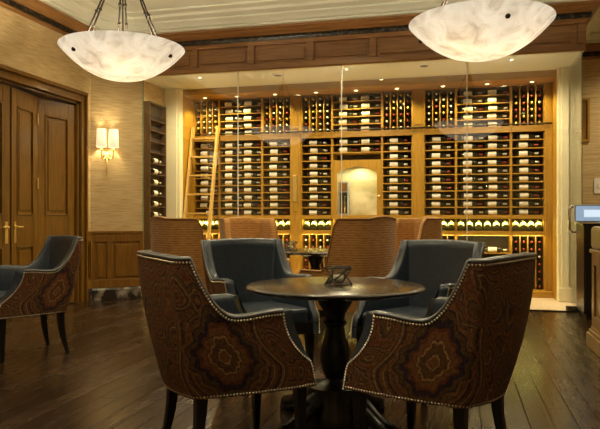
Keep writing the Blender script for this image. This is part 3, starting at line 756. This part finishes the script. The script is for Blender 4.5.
# ================================================================== PENDANTS
def pendant(u, v, rz, label):
    Rp = .56; zr = 2.65; zb = 2.36
    t = thing('pendant_lamp', label, 'pendant lamp', (u, v, zb), 0, 'alabaster bowl pendants')
    D = zr-zb; prof = []
    n = 14
    for i in range(n+1):
        a = i/n; r = Rp*a; z = D*a**2.25
        prof.append((r, z))
    inner = [(max(0, r-.018), z+.012) for r, z in prof[::-1]]
    inner[0] = (Rp-.018, D); inner[-1] = (0, .014)
    bm = bmesh.new(); lathe(bm, prof+inner, 64); obj('bowl', bm, M['alabaster'], t, smooth=True, angle=50)
    zh = 3.47-zb
    for k in range(6):
        ak = math.radians(rz+120*(k//2)); a = ak+(.14 if k % 2 else -.14); kr = Rp*.80
        bm = bmesh.new(); zc_ = .155
        tube(bm, [(math.cos(a)*.03, math.sin(a)*.03, zh), (math.cos(a)*kr*.93, math.sin(a)*kr*.93, zc_)], .0085, 8)
        q = .38
        lathe(bm, [(0, -.02), (.016, -.01), (.016, .01), (0, .02)], 10, Matrix.Translation((math.cos(a)*(.03*(1-q)+kr*.93*q), math.sin(a)*(.03*(1-q)+kr*.93*q), zh*(1-q)+zc_*q)))
        q = .55
        lathe(bm, [(0, -.02), (.014, -.01), (.014, .01), (0, .02)], 10, Matrix.Translation((math.cos(a)*(.03*(1-q)+kr*.93*q), math.sin(a)*(.03*(1-q)+kr*.93*q), zh*(1-q)+zc_*q)))
        rd = obj('rod', bm, M['bronze'], t, smooth=True)
        if k % 2: continue
        a = ak; bm = bmesh.new(); rk = Rp*.84; zk = D*.84**2.25
        nd_ = Vector((math.cos(a)*.75, math.sin(a)*.75, -.66)).normalized()
        mt = Matrix.Translation((math.cos(a)*rk, math.sin(a)*rk, zk)) @ nd_.to_track_quat('Z', 'Y').to_matrix().to_4x4()
        lathe(bm, [(0, .022), (.012, .018), (.02, .006), (.02, -.004), (0, -.004)], 12, mt); obj('knob', bm, M['bronze'], rd, smooth=True)
    bm = bmesh.new(); lathe(bm, [(0, zh-.03), (.035, zh-.02), (.045, zh), (.03, zh+.03), (.012, zh+.05), (.012, HC-zb-.04), (.07, HC-zb-.03), (.08, HC-zb-.001), (0, HC-zb-.001)], 20)
    obj('hub_and_canopy', bm, M['bronze'], t, smooth=True)
    for k in range(3):
        a = math.radians(rz+60+k*120)
        light('POINT', 'lamp', (math.cos(a)*.2, math.sin(a)*.2, .115), 21, (1, .86, .62), t, .035)
        bm = bmesh.new(); lathe(bm, [(0, -.04), (.02, -.03), (.028, 0), (.02, .025), (.012, .04), (0, .04)], 12, Matrix.Translation((math.cos(a)*.2, math.sin(a)*.2, .215)))
        obj('bulb', bm, M['bulb'], t, smooth=True)
        bm = bmesh.new(); tube(bm, [(math.cos(a)*.2, math.sin(a)*.2, .25), (math.cos(a)*.2, math.sin(a)*.2, .30), (0, 0, .34), (0, 0, .36)], .008); obj('lamp_arm', bm, M['bronze'], t)
    bm = bmesh.new(); tube(bm, [(0, 0, .33), (0, 0, zh-.02)], .007); obj('stem', bm, M['bronze'], t)
    return t
pendant(-2.967, 5.20, 0, 'glowing alabaster bowl pendant on bronze rods, hanging at left near the doors')
pendant(.178, 5.20, -68, 'glowing alabaster bowl pendant on bronze rods, hanging at upper right')

# room down lights: the first is a real fitting, the rest are added fill
spots = [(uv_at(147, 6.6), 6.55, 'small recessed ceiling light above the left pendant'), (-1.4, 3.9, 'added fill light in the ceiling over the round table'), (-3.3, 2.8, 'added fill light in the ceiling over the left floor'),
         (.9, 2.7, 'added fill light in the ceiling over the right floor'), (-1.2, 1.2, 'added fill light in the ceiling in front of the camera'), (-3.2, -.8, 'added fill light in the ceiling at rear left'), (1.6, -.8, 'added fill light in the ceiling at rear right'),
         (-1.4, 6.6, 'added fill light in the ceiling over the wing chairs'), (2.6, 6.4, 'added fill light in the ceiling over the service desk'), (2.9, 8.8, 'added fill light in the ceiling by the right back wall')]
pw = [40, 22, 55, 40, 62, 60, 60, 60, 35, 90]
for (u, v, lb), p_ in zip(spots, pw):
    downlight('ceiling_light', u, v, HC, .05, p_, lb, 'recessed lights in the cream ceiling', WARM, 140)

# sconces
def sconce(u, v, z, nrm, label, sp_=.078):
    ang = math.atan2(nrm[1], nrm[0])+PI/2                 # local -y points into the room
    t = thing('wall_sconce', label, 'wall sconce', (u, v, z), ang, 'brass wall sconces with parchment shades')
    bm = bmesh.new(); lathe(bm, [(0, 0), (.045, 0), (.05, .008), (.03, .02), (0, .022)], 16, Matrix.Translation((0, 0, -.06)) @ Matrix.Rotation(PI/2, 4, 'X'))
    tube(bm, [(0, -.01, -.06), (0, -.012, -.30)], [.014, .005], 8); lathe(bm, [(0, -.015), (.012, 0), (0, .015)], 8, Matrix.Translation((0, -.012, -.31)))
    obj('backplate', bm, M['brass'], t, smooth=True)
    for s in (-1, 1):
        bm = bmesh.new(); pts = [(0, -.02, -.06)]+[(s*sp_*math.sin(q*PI/8)*.95, -.03-.05*q/4, -.06-.05*math.sin(q*PI/4)) for q in range(1, 4)]+[(s*sp_, -.085, -.04), (s*sp_, -.085, .0)]
        tube(bm, pts, .008, 8); lathe(bm, [(0, 0), (.025, .005), (.028, .015), (.010, .02), (.010, .05), (0, .05)], 12, Matrix.Translation((s*sp_, -.085, -.005)))
        arm = obj('arm', bm, M['brass'], t, smooth=True)
        bm = bmesh.new(); r0, r1, h0, h1 = .070, .060, .045, .29
        lathe(bm, [(r0, h0), (r1, h1), (r1-.004, h1), (r0-.004, h0)], 24, Matrix.Translation((s*sp_, -.085, 0)), closed=True)
        obj('lamp_shade', bm, M['shade'], t, smooth=True)
        bm = bmesh.new(); lathe(bm, [(0, .05), (.012, .06), (.016, .09), (0, .13)], 10, Matrix.Translation((s*sp_, -.085, 0))); obj('bulb', bm, M['bulb'], t, smooth=True)
        light('POINT', 'lamp', (s*sp_, -.085, .15), 6, WARM, t, .02)
    return t
cn = Vector((.44, -.54)).normalized()
sp = Vector((UL, 7.5)).lerp(Vector((GL, 7.94)), .30)
sconce(sp.x, sp.y, 2.0, (cn.x, cn.y), 'brass wall sconce with lit cream shades between doors and glass')
sconce(UL, 4.15, 2.12, (1, 0), 'brass wall sconce with lit shades left of the folding doors')

# ================================================================== CHAIRS
def smooth01(t): t = max(0, min(1, t)); return t*t*(3-2*t)
def shell_fns(P):
    """outline of an upholstered tub or wing chair; returns columns (s, front factor)"""
    wr, wf, Ls, rc, bow = P['wr'], P['wf'], P['L'], P['rc'], P['bow']
    nS, nC, nB = P.get('nS', 14), 5, 8
    cols = []
    for i in range(nS): cols.append(('S', 1-i/nS, 1))
    for i in range(nC): cols.append(('C', i/nC, 1))
    for i in range(nB): cols.append(('B', i/nB, 1))
    for i in range(nC): cols.append(('C', 1-i/nC, -1))
    for i in range(nS+1): cols.append(('S', i/nS, -1))
    def plan(col, z, off=0.0):
        typ, q, s = col
        fl = max(0, (z-P['z0']))
        g = 1-(1-min(1, fl/.62))**1.8
        WR = wr+P['flw']*g-off; WF = wf+P['flw']*g*.6-off
        by = -P['back']-P['flb']*g+off
        r = max(.02, rc-off)
        if typ == 'S':
            L = P['Lf'](z)
            f = q*L; y = by+r+f
            x = WR+(WF-WR)*min(1, f/Ls)
            x += P.get('bulge', .012)*math.sin(PI*min(1, f/Ls))
            f_ = f
            return s*x, y, f_
        if typ == 'C':
            a = q*PI/2; x = WR-r+r*math.cos(a); y = by+r-r*math.sin(a); return s*x, y, -.001
        x0 = WR-r; x = x0*(1-2*q); y = by-bow*(1-(x/x0)**2); return x, y, -.01
    return cols, plan
def shell_chair(P, mats, parent):
    cols, plan = shell_fns(P); K = 12
    z0 = P['z0']
    def top(col):
        if col[0] != 'S':
            if col[0] == 'B': x = 1-2*col[1]; return P['zt'](0)+P.get('arch', 0)*(1-x*x)
            return P['zt'](0)
        f = col[1]*P['Lf'](P['zt'](col[1]*P['L'])); return P['zt'](f)
    bm = bmesh.new(); uvl = bm.loops.layers.uv.new('UVMap')
    arc = []; s = 0; pv = None
    for c in cols:
        x, y, f = plan(c, .5)
        if pv: s += math.hypot(x-pv[0], y-pv[1])
        arc.append(s); pv = (x, y)
    mid = arc[-1]/2
    outer = []; uvs = {}
    for ci, c in enumerate(cols):
        zt = top(c); row = []
        for k in range(K+1):
            z = z0+(zt-z0)*k/K; x, y, f = plan(c, z); v = bm.verts.new((x, y, z)); row.append(v); uvs[v] = (arc[ci]-mid, z)
        outer.append(row)
    for a, b in zip(outer, outer[1:]):
        for k in range(K): bm.faces.new((a[k], b[k], b[k+1], a[k+1]))
    for f in bm.faces:
        for l in f.loops: l[uvl].uv = uvs[l.vert]
    op = [[v.co.copy() for v in r] for r in outer]
    me = mesh('outer_shell', bm, mats[0], True); obj('outer_shell', me, None, parent)
    # inner leather: front face, rolled top edge, inside
    bm = bmesh.new(); uvl = bm.loops.layers.uv.new('UVMap'); th = P['th']; zi = P['zi']; uvs = {}
    inner = []
    for ci, c in enumerate(cols):
        zt = top(c); row = []
        ot = op[ci][-1]
        xi, yi, _ = plan(c, zt, th)
        it = Vector((xi, yi, zt))
        d = it-ot
        lead = [ot+Vector((0, 0, -.004)), ot-d.normalized()*.004+Vector((0, 0, .004)), ot+d*.2+Vector((0, 0, .010)), ot+d*.5+Vector((0, 0, .013)), ot+d*.8+Vector((0, 0, .009)), it+Vector((0, 0, .0))]
        for p in lead: row.append(bm.verts.new(p))
        for k in range(1, K+1):
            z = zt+(zi-zt)*k/K; tt = th*(1+P.get('pad', .25)*math.sin(PI*k/K)); x, y, _ = plan(c, z, tt); row.append(bm.verts.new((x, y, z)))
        for v in row: uvs[v] = (arc[ci]-mid, v.co.z)
        inner.append(row)
    for a, b in zip(inner, inner[1:]):
        for k in range(len(a)-1): bm.faces.new((a[k], a[k+1], b[k+1], b[k]))
    for ci, sgn in ((0, 1), (-1, -1)):       # front faces of the arms
        o_ = [bm.verts.new(p) for p in op[ci]]
        zt = op[ci][-1].z; i_ = []; m_ = []
        for k in range(K+1):
            z = z0+(zt-z0)*k/K; x, y, _ = plan(cols[ci], z, th); i_.append(bm.verts.new((x, y, z))); q = op[ci][k]; m_.append(bm.verts.new(((x+q.x)/2, (y+q.y)/2+.006+.045*smooth01((z-.43)/.14), z)))
        for v in o_+i_+m_: uvs[v] = (arc[ci]-mid+(v.co.x), v.co.z)
        for k in range(K):
            bm.faces.new((o_[k], o_[k+1], m_[k+1], m_[k])); bm.faces.new((m_[k], m_[k+1], i_[k+1], i_[k]))
        lr = inner[ci]; bm.faces.new([o_[-1], m_[-1], i_[-1], lr[4], lr[3], lr[2], lr[1]])
    for f in bm.faces:
        for l in f.loops: l[uvl].uv = uvs[l.vert]
    for f in bm.faces: f.smooth = True
    me = mesh('inner_back', bm, mats[1], True); obj('inner_back', me, None, parent)
    # seat rail / bottom and cushion
    bm = bmesh.new(); uvl = bm.loops.layers.uv.new('UVMap')
    ring0 = [bm.verts.new((p[0].x*.985, p[0].y*.985, z0+.001)) for p in op]; ring1 = [bm.verts.new((v.co.x, v.co.y, zi+.01)) for v in ring0]
    inn = []
    bm.faces.new(ring0)
    a, b = ring0[0], ring0[-1]; c_, d_ = ring1[0], ring1[-1]
    bm.faces.new((a, b, d_, c_)); bm.faces.new(ring1[::-1])
    obj('seat_base', bm, mats[2], parent)
    bm = bmesh.new(); uvl = bm.loops.layers.uv.new('UVMap')
    y0 = -P['back']+P['th']+.0; y1 = -P['back']+P['rc']+P['L']-.01; hw = P['wr']-P['th']*.9; hf = P['wf']-P['th']*.95
    prism(bm, [(-hw, y0), (hw, y0), (hf, y1-.05), (hf-.03, y1), (-hf+.03, y1), (-hf, y1-.05)], zi, zi+.10)
    for f in bm.faces:
        for l in f.loops: l[uvl].uv = (l.vert.co.x, l.vert.co.y)
    obj('seat_cushion', bm, mats[1], parent, bevel=.022)
    return op
def nails(op, parent, mat, sp=.0142, r=.0056, front=True):
    path = [row[-1]+Vector((0, 0, -.012)) for row in op]
    lines = [path, [row[0]+Vector((0, 0, .010)) for row in op]]
    if front: lines += [[v for v in op[0]], [v for v in op[-1]]]
    cx = Vector((0, -.05, .5)); bm = bmesh.new()
    for ln in lines:
        L = [0]
        for a, b in zip(ln, ln[1:]): L.append(L[-1]+(b-a).length)
        n = int(L[-1]/sp); j = 0
        for i in range(n+1):
            s = min(L[-1]-1e-6, i*sp)
            while j < len(L)-2 and L[j+1] < s: j += 1
            p = ln[j].lerp(ln[j+1], (s-L[j])/max(1e-6, L[j+1]-L[j]))
            d = Vector((p.x, p.y+.02, 0)).normalized(); q = d.to_track_quat('Z', 'Y').to_matrix().to_4x4()
            lathe(bm, [(r, -.001), (r*.75, .0035), (0, .005)], 6, Matrix.Translation(p) @ q)
    obj('nailhead_trim', bm, mat, parent, smooth=True)
    bm = bmesh.new()
    return
def legs(parent, pts, ztop, mat, splay=.05, r0=.026, r1=.014):
    for (x, y) in pts:
        bm = bmesh.new(); rear = y < 0; n = 6; rings = []
        for i in range(n+1):
            q = i/n; z = ztop*(1-q); k = q*q*(splay if rear else .012)
            hw = r0+(r1-r0)*q; cx = x+(k*.5*(1 if x > 0 else -1)); cy = y-k if rear else y+.004*q
            rings.append([bm.verts.new((cx+a*hw, cy+b*hw, z)) for a, b in ((-1, -1), (1, -1), (1, 1), (-1, 1))])
        for a, b in zip(rings, rings[1:]):
            for k in range(4): bm.faces.new((a[k], a[(k+1) % 4], b[(k+1) % 4], b[k]))
        bm.faces.new(rings[0]); bm.faces.new(rings[-1])
        obj('leg', bm, mat, parent, bevel=.004)
TUB = dict(wr=.235, wf=.275, L=.512, rc=.06, bow=.035, back=.27, z0=.335, flw=.085, flb=.10, th=.055, zi=.40, arch=.008, bulge=.02,
           Lf=lambda z: .512 if z < .45 else .512-.115*(1-(1-min(1, (z-.45)/.235))**2.4),
           zt=lambda f: .682+.250*(1-min(1, max(0, f-.0)/.175))**2.0+.012*smooth01((f-.2)/.15))
def tub_chair(label):
    t = thing('tub_chair', label, 'chair', (0, 0, 0), 0, 'paisley backed leather tub chairs')
    op = shell_chair(TUB, (M['paisley'], M['leather'], M['black']), t)
    nails(op, t, M['nail'])
    bm = bmesh.new(); tube(bm, [row[-1]+Vector((0, 0, .004)) for row in op], .006, 6); obj('welt', bm, M['trim_leather'], t, smooth=True)
    legs(t, [(-.19, -.22), (.19, -.22), (-.235, .24), (.235, .24)], .34, M['black'])
    return t
chair0 = tub_chair('tub chair with paisley back and studded edge, front left of the round table')
def face(o, P, ang):     # P camera-frame (X, Z), ang = facing direction in camera frame degrees (0 = right, 90 = away)
    u, v = room(*P); o.location = (u, v, 0); o.rotation_euler = (0, 0, math.radians(ang)+TH-PI/2)
face(chair0, (-.325, 2.965), 29)
def more_tub(P, ang, label):
    o = dup(chair0, (0, 0, 0), None, label); face(o, P, ang); return o
more_tub((.602, 2.85), 141, 'tub chair with paisley back and studded edge, front right of the round table')
more_tub((-.26, 4.33), -60, 'tub chair showing its blue leather inside, behind the round table at left')
more_tub((.735, 4.06), -135, 'tub chair showing its blue leather inside, behind the round table at right')
more_tub((-2.24, 5.12), 222, 'tub chair with curved black legs at the left edge, before the folding doors')

WING = dict(wr=.27, wf=.33, L=.60, rc=.10, bow=.03, back=.30, z0=.24, flw=.05, flb=.07, th=.07, zi=.36, arch=.02, bulge=.012,
            Lf=lambda z: .60 if z < .5 else .60-.03*smooth01((z-.5)/.15),
            zt=lambda f: .60+.485*(1-smooth01((f-.17)/.15)))
def wing_chair(label):
    t = thing('wing_chair', label, 'chair', (0, 0, 0), 0, 'orange wing chairs')
    op = shell_chair(WING, (M['woven'], M['woven'], M['woven']), t)
    bm = bmesh.new(); tube(bm, [row[-1]+Vector((0, 0, .004)) for row in op], .009, 6); obj('welt', bm, M['woven'], t, smooth=True)
    legs(t, [(-.22, -.24), (.22, -.24), (-.26, .28), (.26, .28)], .245, M['black'])
    return t
w0 = wing_chair('orange wing chair seen from behind, centre, before the arched niche'); face(w0, (.475, 6.05), 141)
def more_wing(P, ang, label):
    o = dup(w0, (0, 0, 0), None, label); face(o, P, ang); return o
more_wing((-.58, 7.75), -62, 'orange wing chair facing the camera behind the blue chair at left')
more_wing((-1.10, 6.5), 32, 'orange wing chair at far left in front of the glass edge')
more_wing((1.20, 7.35), 200, 'orange wing chair mostly hidden behind the central one, at its right')

# ================================================================== TABLES
def round_table(P, label):
    u, v = room(*P)
    t = thing('round_table', label, 'table', (u, v, 0), TH, 'round dark pedestal tables')
    bm = bmesh.new(); Rt = .476
    lathe(bm, [(0, .712), (Rt-.05, .712), (Rt-.03, .718), (Rt-.012, .722), (Rt-.002, .729), (Rt, .736), (Rt-.006, .742), (Rt-.02, .745), (0, .745)], 72)
    obj('tabletop', bm, M['table_top'], t, angle=40)
    bm = bmesh.new()
    lathe(bm, [(0, .711), (.17, .711), (.17, .69), (.10, .675), (.085, .64), (.06, .60), (.05, .56), (.062, .55), (.062, .535), (.05, .525), (.058, .47), (.078, .40), (.082, .35), (.068, .29), (.05, .25), (.06, .235), (.09, .225), (.15, .215), (.155, .20), (.155, .10), (.165, .08), (.165, .03), (0, .03)], 40)
    obj('pedestal', bm, M['black'], t, angle=50)
    for k in range(4):
        a = k*PI/2+PI/4; bm = bmesh.new(); pts = []; 
        for q in range(9):
            f = q/8; rr = .12+.27*f; z = .155-.10*smooth01(f*1.1)-.012*f; pts.append((math.cos(a)*rr, math.sin(a)*rr, max(z, .04)))
        tube(bm, pts, [.05, .05, .048, .045, .042, .040, .040, .042, .034], 10)
        lathe(bm, [(0, 0), (.04, 0), (.045, .02), (.03, .045), (0, .05)], 12, Matrix.Translation((math.cos(a)*.365, math.sin(a)*.365, 0)))
        obj('foot', bm, M['black'], t, smooth=True)
    return t
t1 = round_table((.187, 3.363), 'round espresso pedestal table in the centre between the four leather chairs')
u2, v2 = room(.17, 6.92)
dup(t1, (u2, v2, 0), None, 'round dark pedestal table among the orange wing chairs')
def lantern(P, rz, label):
    u, v = room(*P)
    t = thing('candle_holder', label, 'candle holder', (u, v, .7455), rz, 'glass candle holders with crossed metal frames')
    bm = bmesh.new(); lathe(bm, [(0, .008), (.030, .008), (.036, .02), (.040, .10), (.038, .10), (.034, .022), (0, .012)], 24); obj('glass_cup', bm, M['cup_glass'], t, smooth=True)
    bm = bmesh.new(); lathe(bm, [(0, .0135), (.027, .0135), (.027, .05), (0, .052)], 20); obj('candle', bm, M['candle'], t, smooth=True)
    for s in (0, 1, 2):
        a = s*PI/3; bm = bmesh.new(); ca, sa = math.cos(a), math.sin(a)
        for sg in (-1, 1):
            ox, oy = -sa*sg*.046, ca*sg*.046
            tube(bm, [(-ca*.062+ox, -sa*.062+oy, .003), (ox*1.0, oy*1.0, .045), (ca*.062+ox, sa*.062+oy, .092)], .0045, 6)
        obj('metal_frame', bm, M['iron'], t)
    bm = bmesh.new()
    for z, r in ((.004, .074), (.092, .074)): tube(bm, [(math.cos(q*PI/8)*r, math.sin(q*PI/8)*r, z) for q in range(16)], .0032, 6, True)
    obj('ring', bm, M['iron'], t)
    return t
l1 = lantern((.205, 3.36), .2, 'glass candle holder in a crossed metal frame on the central table')
a_, b_ = room(-.10, 6.90)
dup(l1, (a_, b_, .7455), None, 'glass candle holder on the far table among the wing chairs')

# ================================================================== SERVICE DESK, CABINET, MONITOR
t = thing('service_desk', 'brown wooden service desk with flared base at the right edge', 'desk', (1.085, 5.90, 0))
bm = bmesh.new()
box(bm, 0, .75, -1.6, 0, 0, .12); box(bm, .015, .735, -1.585, -.015, .12, .15); box(bm, .03, .72, -1.57, -.03, .15, .175)
obj('base', bm, M['desk'], t, bevel=.01)
bm = bmesh.new(); box(bm, .05, .70, -1.55, -.05, .175, .80)
for y0, y1 in ((-.14, -.05), (-.85, -.75), (-1.55, -1.46)): box(bm, .035, .05, y0, y1, .175, .80)
box(bm, .035, .05, -1.46, -.14, .175, .27); box(bm, .035, .05, -1.46, -.14, .70, .80)
obj('body', bm, M['desk'], t, bevel=.004)
bm = bmesh.new(); box(bm, .02, .74, -1.58, -.02, .80, .835); obj('top', bm, M['desk'], t, bevel=.01)
bm = bmesh.new(); box(bm, .03, .30, -1.5, -.03, .836, 1.03); obj('raised_ledge', bm, M['olive'], t, bevel=.03)
t = thing('side_cabinet', 'black side cabinet between the desk and the glass corner', 'cabinet', (1.33, 7.35, 0))
obj('carcass', bmbox(0, .9, 0, .45, .06, 1.02), M['black'], t, bevel=.005); obj('plinth', bmbox(.03, .87, .03, .42, 0, .06), M['black'], t)
obj('top', bmbox(-.012, .912, -.012, .46, 1.02, 1.04), M['black'], t)
for q in range(2):
    dd = obj('door', bmbox(.01+.445*q, .44+.445*q, -.016, -.0005, .08, 1.01), M['black'], t, bevel=.004)
    obj('handle', bmbox(.40+.08*q, .412+.08*q, -.03, -.0165, .5, .66), M['iron'], dd)
t = thing('monitor', 'grey monitor with a bright pale blue screen on the black cabinet', 'monitor', (1.55, 7.50, 1.0405), .1)
bm = bmesh.new(); box(bm, -.30, .30, -.012, .012, .015, .205); obj('casing', bm, M['grey_plastic'], t, bevel=.004)
obj('screen', bmbox(-.285, .285, -.014, -.0125, .028, .192), M['screen'], t); obj('screen_window', bmbox(-.20, .05, -.0155, -.0142, .07, .15), M['screen_win'], t, bevel=0)
bm = bmesh.new(); box(bm, -.05, .05, -.05, .05, 0, .01); box(bm, -.02, .02, .013, .025, .01, .1); obj('stand', bm, M['grey_plastic'], t)
